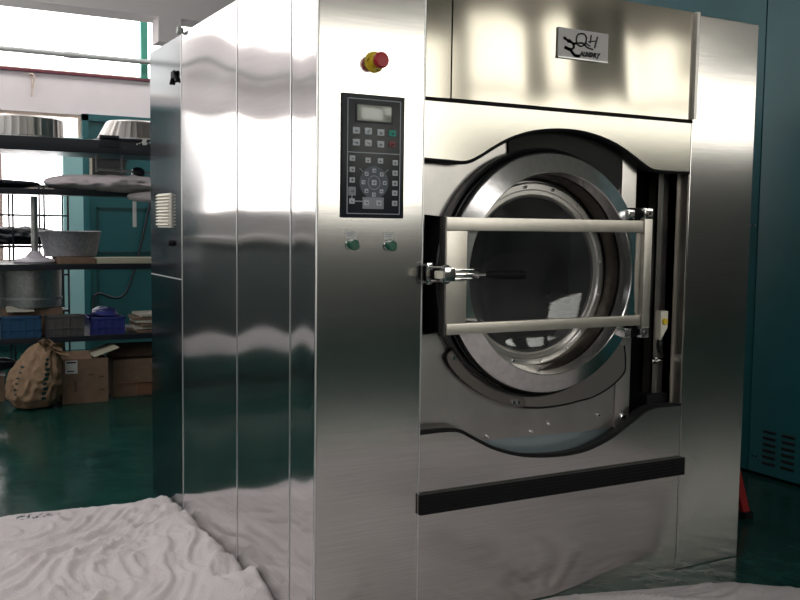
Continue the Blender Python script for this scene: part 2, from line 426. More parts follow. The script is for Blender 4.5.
# right pillar
MB().box(1.618, 1.977, -.004, .012, 0, H-.005, .003).box(1.618, 1.63, 0, .25, 0, H-.01).box(1.965, 1.977, 0, 2.08, 0, H-.005).build('side_pillar', 'steel_front', W, False)
MB().box(1.6135, 1.618, .0, .048, .02, 1.82).box(1.604, 1.618, .048, .052, .02, 1.82).build('pillar_return', 'steel_bar', W)
# visor
def vis(u, v):
    x = .492+(1.606-.492)*u; z = 1.834+(H-1.834)*v
    e = sin(pi*u)*sin(pi*v)
    d = .009 + .0011*sin(2*pi*u*1.7+.5+.5*v)*sin(pi*u) + .0006*sin(2*pi*u*4.3+1+v*1.2)*sin(pi*u)
    return V((x, -d, z))
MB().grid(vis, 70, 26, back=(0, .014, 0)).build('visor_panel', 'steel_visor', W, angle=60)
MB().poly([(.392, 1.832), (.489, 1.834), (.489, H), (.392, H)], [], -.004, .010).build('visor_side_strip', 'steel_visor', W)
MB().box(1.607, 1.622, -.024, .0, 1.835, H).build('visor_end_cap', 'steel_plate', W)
MB().box(.39, 1.622, -.005, .01, 1.822, 1.833).build('visor_gasket', 'rubber', W)
# upper and lower covers with curved openings
up = spl([(.391, 1.625), (.48, 1.622), (.56, 1.622), (.617, 1.645), (.68, 1.681), (.743, 1.712), (.82, 1.737), (.9, 1.751), (.98, 1.757), (1.057, 1.755), (1.13, 1.745), (1.203, 1.727), (1.27, 1.702), (1.33, 1.672), (1.39, 1.641), (1.435, 1.627), (1.52, 1.625), (1.616, 1.625)], 4)
lo = spl([(.391, .686), (.48, .687), (.548, .681), (.6, .655), (.642, .632), (.70, .603), (.774, .577), (.84, .561), (.911, .551), (.98, .546), (1.053, .545), (1.13, .552), (1.199, .569), (1.26, .591), (1.323, .622), (1.38, .652), (1.425, .676), (1.478, .690), (1.55, .691), (1.616, .689)], 4)
MB().poly(up + [(1.616, 1.820), (.391, 1.820)], [], -.002, .014).build('upper_cover', 'steel_cover', W, angle=30)
MB().poly(lo[::-1] + [(.391, .472), (1.616, .472)], [], -.002, .014).build('lower_cover', 'steel_front', W, angle=30)
for nm, cu in (('upper_edge_trim', up), ('lower_edge_trim', lo)):
    MB().tube([(x, .003, z) for x, z in cu], .0075, 8).build(nm, 'rubber', W)
# plates rolled inwards from the cover edges
for nm, cu, mm in (('upper_cover_return', up, 'dark'), ('lower_cover_return', lo, 'dark')):
    b = MB(); s = -1 if cu is lo else 1
    for a, c in zip(cu, cu[1:]):
        q = [b.bm.verts.new((p[0], y, p[1]+(-s if cu is lo else s)*0)) for p, y in ((a, .014), (c, .014), (c, .055), (a, .055))]
        b.bm.faces.new(q)
    bmesh.ops.remove_doubles(b.bm, verts=b.bm.verts[:], dist=1e-5)
    b.build(nm, mm, W)
rs = MB().box(.386, 1.632, -.022, -.001, .402, .474, .004)
for i in range(5): rs.box(.388, 1.63, -.0245, -.021, .411+.0125*i, .416+.0125*i)
rs.build('rubber_strip', 'rubber', W)
MB().box(.391, 1.616, -.002, .014, .0, .402).build('base_panel', 'steel_front', W, False)
# recessed front plate with the tub opening
CX, CZ = .90, 1.231
hole = circ(CX+.008, CZ, .458, pi-.46, -pi+.46, 80, True) + [(.425, CZ-.2086), (.425, CZ+.2086)]
plate = [(.392, .618), (.70, .622), (.95, .617), (1.15, .612), (1.37, .618), (1.37, 1.80), (.392, 1.80)]
MB().poly(plate, [hole], .050, .058).build('front_plate', 'steel_plate', W, angle=30)
MB().poly([(.392, .54), (1.45, .54), (1.45, .64), (.392, .64)], [], .062, .070).build('lower_splash_plate', mat('pale_blue_film', (.42, .50, .54), .3, .8), W)
MB().box(1.305, 1.378, .040, .049, .60, 1.80, .002).build('plate_flange', 'steel_plate', W)
MB().box(1.38, 1.62, .24, .26, .55, 1.80).box(.392, 1.38, .44, .46, .5, 1.80).build('recess_back', 'dark', W, False)
MB().box(1.375, 1.385, .05, .25, .55, 1.80).build('recess_side', 'dark', W, False)
ch = MB().box(1.548, 1.612, .10, .108, .72, 1.66).box(1.548, 1.554, .10, .15, .72, 1.66).box(1.606, 1.612, .10, .15, .72, 1.66).box(1.575, 1.579, .096, .10, .72, 1.66)
ch.build('hinge_channel', 'steel_plate', W)
MB().box(1.50, 1.612, .07, .14, .66, .725, .004).build('channel_foot', 'rubber', W)
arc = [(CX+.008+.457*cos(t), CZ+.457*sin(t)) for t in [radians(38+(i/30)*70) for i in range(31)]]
MB().poly(arc + [(.765, 1.80), (1.30, 1.80), (1.295, 1.56)], [], .040, .0495).build('dark_plate_reflection', 'dark', W)  # black shape added for the dark reflection in the front plate
# tub seal and drum
MB().lathe([(.458, .056), (.458, .014), (.452, .008), (.446, .012), (.444, .03), (.440, .028), (.437, .008), (.430, .004), (.425, .01), (.425, .2), (.45, .2), (.458, .056)], (CX+.010, 0, CZ), 'y', 96).build('tub_seal', 'gasket', W)
dr = MB().lathe([(.40, .20), (.48, .22), (.50, .24), (.50, .82), (.0, .84)], (CX, 0, CZ), 'y', 96)
drum = dr.build('drum', mat('drum_steel', (.60, .60, .60), .5, .4), W)
for a in (100, 220, 340):
    t = radians(a); c_, s_ = cos(t), sin(t)
    ax = V((-s_, 0, c_)); n_ = V((c_, 0, s_))
    MB().obox(V((CX, .53, CZ))+n_*.44, ax, (0, 1, 0), n_, .035, .27, .06, .02).build('drum_lifter', 'steel_plate', drum)

MB().poly([(1.155, 1.61), (1.235, 1.61), (1.215, 1.42), (1.175, 1.42)], [], .60, .66).build('lifter_glint', mat('lifter_glint_pale', (.75, .75, .73), .5, .3), drum)  # pale shape standing in for the bright reflection on a drum lifter

# drip lip below the door
outl = spl([(.565, .92), (.60, .868), (.66, .815), (.76, .765), (.86, .737), (.95, .728), (1.03, .729), (1.10, .737), (1.19, .752), (1.27, .783), (1.335, .832), (1.342, .875), (1.336, .94)], 5)
inn = [(CX+.452*cos(t), CZ+.452*sin(t)) for t in [radians(-37-(i/24)*106) for i in range(25)]]
lipo = outl + inn
MB().poly(lipo, [], .034, .048).build('drip_lip', mat('satin_steel_lip', (.38, .35, .33), .3, 1), W, angle=30)
MB().tube([(x, .036, z) for x, z in spl([(.74, .772), (.82, .742), (.90, .729), (.97, .7255), (1.05, .729), (1.12, .738), (1.19, .749), (1.27, .780), (1.338, .829), (1.346, .872), (1.338, .94)], 5)], .0045, 8).build('lip_seal', 'rubber', W)
wing = spl([(.522, .958), (.515, .935), (.54, .895), (.60, .84), (.68, .79), (.76, .755), (.83, .737), (.86, .745), (.845, .775), (.78, .80), (.70, .85), (.62, .905), (.57, .955), (.545, .968), (.522, .958)], 4)
MB().poly(wing[:-1], [], .026, .034).build('drip_wing', mat('brown_steel_lip', (.20, .18, .17), .35, .9), W, angle=30)
def bolt(x, y, z, r=.008, par=W, h=.008):
    return MB().lathe([(0, -h), (r*.8, -h), (r, -h*.6), (r, 0)], (x, y, z), 'y', 12).build('bolt', 'chrome', par)
for x, z in ((.801, .757), (.822, .757), (.537, .938)): bolt(x, .026, z)
for x, z in ((.705, .635), (.90, .635), (.985, .655), (1.225, .67), (.60, .66)): bolt(x, .049, z, .006)

# the door
D = MB().lathe([(.345, .085), (.362, .02), (.3675, -.037), (.3705, -.040), (.436, -.018), (.4395, -.014), (.4395, .004), (.40, .012), (.375, .02), (.355, .085), (.345, .085)], (CX+.026, 0, CZ), 'y', 128).build('door', 'polished', W, angle=24)
MB().lathe([(.432, -.010), (.4415, -.009), (.4415, .006), (.432, .008)], (CX+.020, 0, CZ), 'y', 96).build('door_gasket', 'rubber', D)
# a darker band inside the bowl
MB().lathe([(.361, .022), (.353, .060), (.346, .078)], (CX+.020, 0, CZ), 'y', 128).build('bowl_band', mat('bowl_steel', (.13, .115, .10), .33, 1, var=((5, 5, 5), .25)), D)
MB().lathe([(.345, .078), (.338, .073), (.318, .073), (.314, .079), (.300, .079), (.296, .074), (.291, .076), (.289, .090), (.350, .090), (.350, .078)], (CX+.012, 0, CZ-.008), 'y', 128).build('porthole_ring', 'steel_plate', D, angle=24)
for i in range(16):
    t = 2*pi*(i+.35)/16
    bolt(CX+.012+.328*cos(t), .073, CZ-.008+.328*sin(t), .0065, D, .007)
MB().lathe([(.0, .120), (.15, .115), (.26, .098), (.292, .088), (.292, .096), (.26, .106), (.15, .123), (0, .128)], (CX+.012, 0, CZ-.008), 'y', 96).build('porthole_glass', 'porthole', D)
# rectangular yoke in front of the ring
MB().box(.444, 1.319, -.07, -.045, 1.386, 1.431, .002).build('yoke_bar', 'steel_bar', D)
MB().box(.449, 1.319, -.07, -.045, 1.032, 1.070, .002).build('yoke_bar', 'steel_bar', D)
MB().box(.444, .527, -.0695, -.045, 1.071, 1.385, .002).build('yoke_bar', 'steel_bar', D)
MB().box(.437, .443, -.073, -.035, 1.028, 1.433, .001).build('yoke_end', 'steel_dark', D)
MB().box(1.320, 1.358, -.078, -.050, 1.025, 1.438, .002).poly([(1.300, 1.384), (1.319, 1.384), (1.319, 1.07), (1.306, 1.07), (1.297, 1.16), (1.294, 1.231), (1.296, 1.31)], [], -.058, -.052).build('yoke_bar', 'steel_bar', D)
for z in (1.432, 1.029):
    s = 1 if z > 1.2 else -1
    z0, z1 = sorted((z+s*.002, z+s*.048))
    hb = MB().box(1.295, 1.40, -.035, .035, z0, z1, .004).build('hinge_block', 'rubber', D)
    MB().box(1.318, 1.356, -.080, -.036, z0+.004, z1-.002, .004).build('hinge_clamp', 'chrome', hb)
    MB().box(1.262, 1.292, -.050, -.02, z0+.003, z1-.008, .004).build('hinge_clamp', 'chrome', hb)
    MB().lathe([(.007, -.006), (.011, -.006), (.011, 0)], (1.337, -.080, (z0+z1)/2), 'y', 16).build('hinge_pin', 'steel_dark', hb)
    MB().lathe([(.0, -.004), (.009, -.004), (.009, 0)], (1.277, -.05, (z0+z1)/2-.002), 'y', 16).build('hinge_pin', 'steel_dark', hb)
# toggle latch
L = MB().box(.386, .410, -.040, -.033, 1.203, 1.276, .005).box(.390, .398, -.036, -.004, 1.206, 1.214, .002).box(.390, .398, -.036, -.004, 1.264, 1.272, .002).build('latch', 'chrome', W)
for z in (1.262, 1.216):
    MB().tube([(.398, -.050, z), (.45, -.088, z)], .0045, 8).build('latch_hook_rod', 'steel_dark', L)
    MB().lathe([(0, -.018), (.010, -.018), (.010, 0)], (.432, -.078, z), 'y', 12).build('latch_nut', 'chrome', L)
    MB().lathe([(0, -.012), (.008, -.012), (.008, 0)], (.398, -.040, z), 'y', 12).build('latch_nut', 'chrome', L)
MB().box(.392, .416, -.10, -.078, 1.226, 1.252, .006).build('latch_spacer', 'cream', L)
MB().box(.418, .460, -.104, -.071, 1.216, 1.262, .003).box(.440, .535, -.100, -.078, 1.249, 1.257, .002).box(.440, .535, -.100, -.078, 1.219, 1.227, .002).box(.46, .545, -.106, -.085, 1.232, 1.243, .003).build('latch_arm', 'chrome', L)
MB().tube([(0.524, -.105, 1.2375), (0.589, -.105, 1.2375)], .0045, 10).tube([(0.540, -.105, 1.2375), (0.548, -.105, 1.2375)], .013, 6).build('latch_rod', 'chrome', L)
MB().tube([(0.580, -.105, 1.2375), (0.584, -.105, 1.2375), (0.609, -.105, 1.2375), (0.644, -.105, 1.2375), (0.684, -.105, 1.237), (0.739, -.105, 1.236), (0.747, -.105, 1.236)], .012, 16, rs=[.006, .011, .015, .0175, .0165, .0165, .012]).build('latch_grip', 'rubber', L)
# door switch and its cable
S = MB().poly([(1.512, 1.072), (1.550, 1.072), (1.550, 1.005), (1.515, .955)], [], .02, .05).build('door_switch', 'cream', W)
MB().lathe([(0, -.008), (.012, -.008), (.014, 0)], (1.532, .02, 1.03), 'y', 20).build('switch_button', 'yellow', S)
MB().tube(spl([(1.52, .035, .965), (1.52, .04, .93), (1.54, .05, .90), (1.575, .06, .885)], 6), .005).build('switch_cable', 'rubber', S)
for x, z, y in ((1.575, .862, .095), (1.50, .765, .235), (1.47, .91, .235), (1.50, 1.50, .235)): bolt(x, y, z, .009)
b_ = MB().tube([(1.53, .085, .862), (1.60, .085, .862)], .008).tube([(1.545, .085, .862), (1.555, .085, .862)], .014, 6).build('channel_bolt', 'chrome', W)
bolt(1.345, .040, .655, .014)

# emergency stop
E = MB().lathe([(0, -.012), (.030, -.012), (.034, -.008), (.034, -.004)], (.197, 0, 1.927), 'y', 40).lathe([(.020, -.012), (.020, -.034)], (.197, 0, 1.927), 'y', 30).build('emergency_stop', 'yellow', W)
MB().lathe([(.016, -.030), (.022, -.038), (.0255, -.048), (.0255, -.058), (.021, -.064), (0, -.066)], (.197, 0, 1.927), 'y', 40).build('stop_button', 'red', E)
for a in (40, 160, 280):
    t = radians(a); mk = MB().stroke([(.197+.025*cos(t), 1.927+.025*sin(t)), (.197+.030*cos(t+.35), 1.927+.030*sin(t+.35))], .003, -.0128, -.0118)
    mk.build('arrow_mark', 'print_dark', E, False)

# control panel
PX0, PX1, PZ0, PZ1 = .081, .3085, 1.4235, 1.8215
K = MB().box(PX0, PX1, -.012, -.003, PZ0, PZ1, .002).build('control_panel', 'panel_black', W)
pu = lambda u: PX0+(PX1-PX0)*u
pz = lambda v: PZ1-(PZ1-PZ0)*v
yf = -.0125
ln = MB(); a0, a1, b0, b1 = pu(.085), pu(.93), pz(.04), pz(.965)
ln.stroke([(a0, b0), (a1, b0)], .0028, yf-.0004, yf+.0006).stroke([(a0, b1), (a1, b1)], .0028, yf-.0004, yf+.0006)
ln.stroke([(a0, b0), (a0, b1)], .0028, yf-.0004, yf+.0006).stroke([(a1, b0), (a1, b1)], .0028, yf-.0004, yf+.0006).stroke([(a0, pz(.47)), (a1, pz(.47))], .0028, yf-.0004, yf+.0006)
ln.stroke([(pu(.18), pz(.865)), (pu(.34), pz(.865))], .003, yf-.0004, yf+.0006).stroke([(pu(.16), pz(.75)), (pu(.16), pz(.86))], .003, yf-.0004, yf+.0006)
ln.stroke([(pu(.28), pz(.60)), (pu(.34), pz(.625))], .0015, yf-.0004, yf+.0006).stroke([(pu(.74), pz(.60)), (pu(.68), pz(.625))], .0015, yf-.0004, yf+.0006)
ln.build('printed_lines', 'line_grey', K, False)
MB().box(pu(.20), pu(.80), yf-.0015, yf+.001, pz(.23), pz(.07), .001).build('display_bezel', 'print_dark', K)
MB().box(pu(.23), pu(.775), yf-.0025, yf, pz(.215), pz(.085), .001).build('display', 'lcd', K)
MB().box(pu(.33), pu(.67), yf-.0006, yf+.0006, pz(.925), pz(.83)).build('grey_block', 'block_grey', K, False)
MB().lathe([(.021, -.0006), (.023, -.0006)], (pu(.51), yf-.0004, pz(.71)), 'y', 48).build('dial_ring', 'line_grey', K, False)
MB().lathe([(0, -.0004), (.053, -.0004)], (pu(.51), yf, pz(.71)), 'y', 48).build('dial_disc', 'dial_grey', K, False)
def key(u, v, m='key_grey', w=.0105, h=.0095, mark=True):
    x, z = pu(u), pz(v)
    kk = MB().box(x-w, x+w, yf-.002, yf+.001, z-h, z+h, .001).build('key', m, K)
    if 1:
        x0_, z0_ = x, z; s_ = .0045 if w > .012 else .0030
        r = random.Random(int(u*977+v*3331)); mm = MB()
        a_ = r.uniform(-.6, .6)
        mm.stroke([(x-s_, z+s_*a_), (x, z+s_*r.uniform(-1, 1)), (x+s_, z+s_*r.uniform(-1, 1)), (x+s_*r.uniform(-1, 1), z-s_)], .0021, yf-.0027, yf-.0021)
        mm.build('key_mark', 'print_dark', kk, False)
    if mark:
        r = random.Random(int(u*100+v*1000)); mm = MB()
        mm.stroke([(x-w*.5, z+h*.3), (x+w*.4, z+h*.3)], .002, yf-.0026, yf-.0018)
        if r.random() < .6: mm.stroke([(x-w*.5, z-h*.3), (x+w*.5, z-h*.25)], .002, yf-.0026, yf-.0018)
        mm.stroke([(x+w*.3*r.uniform(-1, 1), z+h*.5), (x, z-h*.5)], .002, yf-.0026, yf-.0018)
        mm.build('key_mark', 'print_dark', kk, False)   # the key's symbol
    return kk
def keyp(*a, **k):
    o = key(*a, **k)
for u, v in ((.22, .295), (.41, .295), (.61, .30), (.22, .39), (.41, .39), (.61, .395)): key(u, v, w=.0125, h=.0105, mark=False)
key(.80, .30, 'key_green', .0125, .010, False); key(.80, .39, 'key_red', .0125, .009, False)
sm = [(.16, .52), (.16, .61), (.16, .695), (.16, .865), (.41, .53), (.61, .53), (.85, .54), (.85, .625), (.85, .71), (.85, .79), (.85, .875), (.39, .875), (.59, .875)]
for u, v in sm: key(u, v, w=.0095, h=.0085, mark=False)
key(.16, .785, 'block_grey', .013, .014, False)
key(.51, .71, w=.0085, h=.0085, mark=False)
W_, H_ = PX1-PX0, PZ1-PZ0
for i in range(8):
    t = 2*pi*i/8; key(.51+.039*cos(t)/W_, .71+.039*sin(t)/H_, w=.0065, h=.0065, mark=False)
# two selector switches
for x, z in ((.118, 1.345), (.258, 1.342)):
    q = MB().lathe([(0, -.008), (.020, -.008), (.022, -.003)], (x+.004, 0, z-.006), 'y', 28).build('selector_switch', 'chrome', W)
    MB().lathe([(.017, -.008), (.017, -.024), (.013, -.027), (0, -.027)], (x+.006, 0, z-.010), 'y', 28).build('switch_knob', 'green_knob', q)
    MB().box(x-.020, x+.018, -.0065, -.003, z+.010, z+.036).build('switch_label', 'label', q, False)
    MB().stroke([(x-.012, z+.028), (x+.010, z+.028)], .003, -.0072, -.0064).stroke([(x-.012, z+.021), (x+.006, z+.021)], .003, -.0072, -.0064).build('label_print', 'line_grey', q, False)

# nameplate with its hand-drawn lettering
NX0, NX1, NZ0, NZ1 = .934, 1.166, 2.014, 2.118
NP = MB().poly([(NX0, NZ0+.002), (NX1, NZ0), (NX1, NZ1), (NX0, NZ1+.002)], [], -.0155, -.009).build('nameplate', 'nameplate', W, False)
MB().box(NX0, NX1, -.018, -.0152, NZ0-.002, NZ0+.003).build('nameplate_edge', 'seam', NP)
def np_(px, py):   # pixel of the zoomed crop -> plate coordinates
    return (NX0+(px-238)/(678-238)*(NX1-NX0), NZ1+.002-((py-58)-(px-238)*.125)/(335-58)*(NZ1-NZ0))
lt = MB(); yy = (-.0170, -.0154)
def st(pts, w, sm=True):
    q = [np_(*p) for p in pts]; lt.stroke(spl(q, 5) if sm else q, w*1.25, *yy)
st([(452, 122), (410, 125), (392, 165), (400, 215), (435, 240), (470, 215), (480, 165), (465, 128), (440, 118)], .0042)
st([(415, 210), (450, 212), (490, 250), (540, 270)], .0048)
st([(470, 200), (495, 225), (515, 235)], .0035)
st([(522, 135), (515, 205)], .0045, False); st([(578, 150), (556, 250)], .0055, False); st([(500, 195), (566, 188)], .0040, False)
st([(292, 165), (312, 182), (335, 185), (352, 205), (372, 215), (400, 210)], .0060); st([(318, 198), (345, 200), (366, 220), (372, 250)], .0065)
st([(372, 220), (368, 255), (345, 272)], .0060); st([(300, 252), (320, 264), (345, 275), (360, 300), (385, 328), (420, 332)], .0085)
for (cx_, cy_) in ((292, 165), (302, 255)):
    x, z = np_(cx_, cy_); lt.lathe([(0, yy[0]), (.0062, yy[0]), (.0062, yy[1])], (x, 0, z), 'y', 12)
A = {'A': [[(0, 0), (.4, 1), (.8, 0)], [(.2, .4), (.6, .4)]], 'U': [[(0, 1), (0, .2), (.2, 0), (.5, 0), (.7, .2), (.7, 1)]],
     'N': [[(0, 0), (0, 1), (.7, 0), (.7, 1)]], 'D': [[(0, 0), (0, 1), (.4, .9), (.7, .5), (.4, .1), (0, 0)]],
     'R': [[(0, 0), (0, 1), (.5, .9), (.5, .55), (0, .5), (.7, 0)]], 'Y': [[(0, 1), (.35, .5), (.7, 1)], [(.35, .5), (.1, -.3)]]}
x_ = 428
for c_ in 'AUNDRY':
    for s_ in A[c_]:
        st([(x_+p[0]*27+p[1]*7, 330-p[1]*36+(x_-428)*.10) for p in s_], .0042, False)
    x_ += 30
lt.build('nameplate_lettering', 'print_dark', NP, False)

# ------------------------------------------------------------ dust sheets on the floor
def cloth_h(x, y, s):
    p = V((x*1.0+s, y*1.0, s*.7))
    w = V((noise.noise(p*1.3), noise.noise(p*1.3+V((7, 3, 1))), 0))*.9
    q = p + w
    a = 1-abs(noise.noise(V((q.x*1.5+q.y*1.0, q.y*3.4-q.x*.9, s))))*2
    b = 1-abs(noise.noise(V((q.x*4.5, q.y*7+q.x*2.5, s+4))))*2
    c = 1-abs(noise.noise(V((q.x*11+q.y*4, q.y*13, s+9))))*2
    return max(0, a)**3*.020 + max(0, b)**3*.018 + max(0, c)**3*.013 + .004*noise.noise(V((x*25, y*21, s)))
def sheet_left(u, v):
    x = -2.7 + 2.69*u
    ytop = 1.90 - .05*(x+.35) + .018*noise.noise(V((x*3, 0, 0))) if x < -.1 else 1.905 - .35*max(0, x+.10)
    y = -1.7 + (ytop+1.7)*v
    e = min(1, (1-v)*14); ed = min(1, (1-u)/.006)
    h = .006 + cloth_h(x, y, 2.0)*min(1, .25+e)
    bunch = math.exp(-((x+.04)/.16)**2)*(.055+.085*noise.noise(V((y*5, 1, 0)))) * min(1, (1-v)*9+.15)
    x2 = x + .03*noise.noise(V((y*5, 3, 1)))*math.exp(-((x+.04)/.3)**2)
    if x2 > -.008 or u > .992: x2 = -.008
    return V((x2, y, .002+(h+max(0, bunch))*ed))
sh = MB().grid(sheet_left, 230, 300).build('dust_sheet', 'sheet', angle=180)
tag(sh, 'crumpled white dust sheet on the green floor along the left side of the machine', 'sheet')
def sheet_right(u, v):
    x = .02 + 2.9*u
    if x < 1.0: yt = -.012
    elif x < 1.7: yt = -.012-.188*(x-1)/.7
    else: yt = -.20-.85*(x-1.7)
    if x > 1.0: yt += .012*noise.noise(V((x*4, 8, 0)))*min(1, (x-1)*4)
    y = -2.5 + (yt+2.5)*v
    return V((x, y, .002+(.004+cloth_h(x, y, 11.0)*min(1, .2+(1-v)*16)*.9)*min(1, (1-v)*60)))
sh = MB().grid(sheet_right, 200, 200).build('dust_sheet', 'sheet', angle=180)
tag(sh, 'pale dust sheet on the floor along the front right foot of the machine', 'sheet')

# ------------------------------------------------------------ teal machine on the right
T = thing('teal_machine', 'big dark teal metal cabinet with louvres standing right of the steel washer', 'machine', (3.9, 1.6, 0))
MB().box(3.16, 4.8, -.9, 4.2, .03, 3.6).build('body', 'teal', T, False)
MB().box(3.148, 3.16, -.9, .957, .02, 3.6, .002).build('side_door', 'teal', T)
MB().box(3.148, 3.16, .965, 4.2, .02, 3.6, .002).build('side_panel', 'teal', T)
MB().box(3.20, 4.75, -.85, 4.15, .0, .03).build('plinth', 'dark', T, False)
for j in range(4):
    lvv = MB()
    for i in range(6):
        z = .085+.036*i
        y1 = .862-.128*j
        lvv.obox((3.1465, y1-.045, z), (0, 1, 0), V((1, 0, .4)).normalized(), V((-.4, 0, 1)).normalized(), .042, .004, .0085)
    lvv.build('louvre', 'dark', T, False)
for y in (.925, .90): MB().lathe([(0, -.005), (.006, -.005), (.006, 0)], (3.147, y, .11), 'x', 10).build('screw', 'chrome', T)
for y in (1.0, .975): MB().lathe([(0, -.005), (.007, -.005), (.007, 0)], (3.147, y, 1.43), 'x', 10).build('screw', 'chrome', T)

RS = thing('red_stand', 'red slanted metal stand leg with black foot behind the right steel pillar', 'stand', (2.35, .42, 0))
MB().obox((2.375, .36, .215), V((-.36, .0, 1)).normalized(), (0, 1, 0), V((1, 0, .36)).normalized(), .20, .012, .022, .002).build('leg', mat('red_paint', (.30, .02, .02), .4), RS)
MB().obox((2.125, .36, .215), V((.36, .0, 1)).normalized(), (0, 1, 0), V((1, 0, -.36)).normalized(), .20, .012, .022, .002).build('leg', mat('red_paint_second', (.42, .03, .03), .4), RS)
MB().box(2.225, 2.275, .33, .39, .38, .43, .004).build('top_joint', 'steel_dark', RS)
MB().box(2.415, 2.475, .335, .385, 0, .035, .005).build('foot', 'rubber', RS)
MB().box(2.025, 2.085, .335, .385, 0, .035, .005).build('foot', 'rubber', RS)

# ------------------------------------------------------------ storage rack
RK = thing('storage_rack', 'long black steel storage rack with four shelves behind the washer on the left', 'rack', (-.7, 5.3, 0))
for z0, z1, m_ in ((1.93, 2.03, 'shelf'), (1.60, 1.64, 'shelf'), (1.025, 1.065, 'shelf'), (.46, .50, 'shelf')):
    MB().box(-.9, 1.05, 4.9, 5.65, z0+.012, z1, .003).box(-.9, 1.05, 4.88, 4.91, z0, z1+.004, .003).build('shelf', m_, RK)
MB().box(.28, 1.05, 4.93, 5.1, 1.066, 1.115, .003).build('shelf_board', 'board', RK)
for x in (-.95, 1.05):
    for y in (4.9, 5.62):
        MB().box(x, x+.05, y-.02, y+.03, 0, 2.25, .003).build('post', 'shelf', RK)
BN = thing('added_bench', 'added dark green bench with a pale bottom board, out of view, that shapes the bands mirrored in the washer side panels', 'bench', (-3.0, 5.4, 0))  # added, unseen; its mirror image makes the bands in the side panels
MB().box(-5.2, -1.12, 5.05, 5.75, .42, 1.22, .01).build('cabinet', 'bench', BN)
MB().box(-5.25, -1.10, 5.0, 5.8, 1.22, 1.27, .006).build('worktop', 'wall_mid', BN)
MB().box(-5.2, -1.12, 5.02, 5.70, .27, .41, .006).build('bottom_board', 'pink_wall', BN)
for i in range(6):
    for y in (5.1, 5.6): MB().box(-5.15+.79*i, -5.08+.79*i, y, y+.07, 0, .27).build('leg', 'shelf', BN)
for i in range(5): MB().box(-5.1+.8*i, -4.40+.8*i, 5.035, 5.05, .50, 1.14, .004).build('door', 'bench', BN)
# items on the shelves
def drum_lid(x, y, z, r0, r1, h, label, m='flute'):
    o = thing('fluted_steel_basin', label, 'basin', (x, y, z))
    MB().lathe([(r1-.02, .0), (r1, .0), (r1, .012), (r1-.012, .018), (r0+.015, h*.93), (r0, h), (0, h+.004)], (x, y, z), 'z', 72, flute=-.018).build('bowl', m, o, angle=20)
    MB().lathe([(r1+.012, .0), (r1+.012, .012), (r1-.03, .014), (r1-.03, 0), (r1+.012, 0)], (x, y, z), 'z', 64).build('rim', 'galv', o)
    return o
drum_lid(-.22, 5.25, 2.034, .295, .325, .165, 'silver fluted steel basin upside down on the top shelf, the left one with wide rim')
drum_lid(.66, 5.25, 2.058, .215, .315, .165, 'fluted steel basin partly hidden by the washer on the top shelf')
o = thing('black_tray', 'black plastic tray with small white parts under the right steel basin', 'tray', (.68, 5.1, 2.034))
MB().box(.30, 1.0, 4.86, 5.55, 2.036, 2.056, .004).box(.30, .45, 4.86, 4.9, 1.98, 2.075, .01).build('tray', 'dark_stuff', o)
q = MB()
for i in range(14): q.box(.58+.02*i, .592+.02*i, 4.862-.005, 4.862, 2.01+.008*(i % 3), 2.02+.008*(i % 3))
q.box(.63, .66, 4.85, 4.862, 2.01, 2.055)
q.build('small_parts', 'label', o, False)
# cloth bundle on second shelf
def bundle(name, x0, x1, yc, zc, ry, rz, m, label, cat, seed, par=None, fl=.25):
    def fn(u, v):
        t = 2*pi*v; x = x0+(x1-x0)*u
        e = max(.04, (sin(pi*min(1, max(0, u))))**.35)
        k = 1+fl*noise.noise(V((x*4, cos(t)*1.2+seed, sin(t)*1.2)))+.5*fl*noise.noise(V((x*13, cos(t)*3+seed, sin(t)*3)))
        z = zc+rz*e*k*sin(t)
        if z < zc-rz*.92: z = zc-rz*.92
        return V((x, yc+ry*e*k*cos(t), z))
    b = MB(); nu, nv = 60, 40
    G = [[b.bm.verts.new(fn(i/nu, j/nv)) for j in range(nv)] for i in range(nu+1)]
    for i in range(nu):
        for j in range(nv): b.bm.faces.new((G[i][j], G[i+1][j], G[i+1][(j+1) % nv], G[i][(j+1) % nv]))
    b.bm.faces.new(G[0]); b.bm.faces.new(G[-1][::-1])
    o = b.build(name, m, par, angle=80)
    if par is None: tag(o, label, cat)
    return o
cb = bundle('cloth_bundle', -.10, 1.0, 5.0, 1.70, .24, .075, 'cloth', 'pinkish grey rolled cloth drooping along the second shelf from top', 'cloth', 3)
bundle('loose_end', .50, 1.0, 4.84, 1.60, .032, .045, 'cloth', '', '', 8, cb)
MB().box(.545, .575, 4.845, 4.852, 1.36, 1.60, .003).build('tie_strip', 'label', cb)
HR = thing('hanging_rail', 'thin grey rail with a black clamp hanging below the top shelf', 'rail', (.6, 5.15, 1.8))
MB().tube([(.33, 5.15, 1.82), (1.0, 5.15, 1.80)], .010).build('rail', 'pipe', HR)
for x in (.33, .53): MB().tube([(x, 5.15, 1.80), (x, 5.15, 1.945)], .009).build('hanger', 'pipe', HR)
MB().lathe([(0, -.05), (.035, -.045), (.05, -.02), (.05, .02), (.035, .045), (0, .05)], (.66, 5.15, 1.80), 'x', 24).build('clamp', 'dark_stuff', HR)
HK = thing('wall_hook', 'small rusty hook on the white wall band under the red line', 'hook', (.23, 7.97, 2.8))
MB().tube(spl([(.20, 7.985, 2.93), (.235, 7.96, 2.94), (.255, 7.95, 2.90), (.235, 7.95, 2.80), (.225, 7.96, 2.70)], 6), .009).tube([(.23, 7.98, 2.93), (.23, 7.97, 2.78)], .006).build('hook', 'winframe', HK)
bundle('grey_cover', -.88, -.11, 5.1, 1.68, .24, .036, 'dark_stuff', 'flat dark blue-grey cover lying at the left of the second shelf', 'cover', 5, fl=.15)
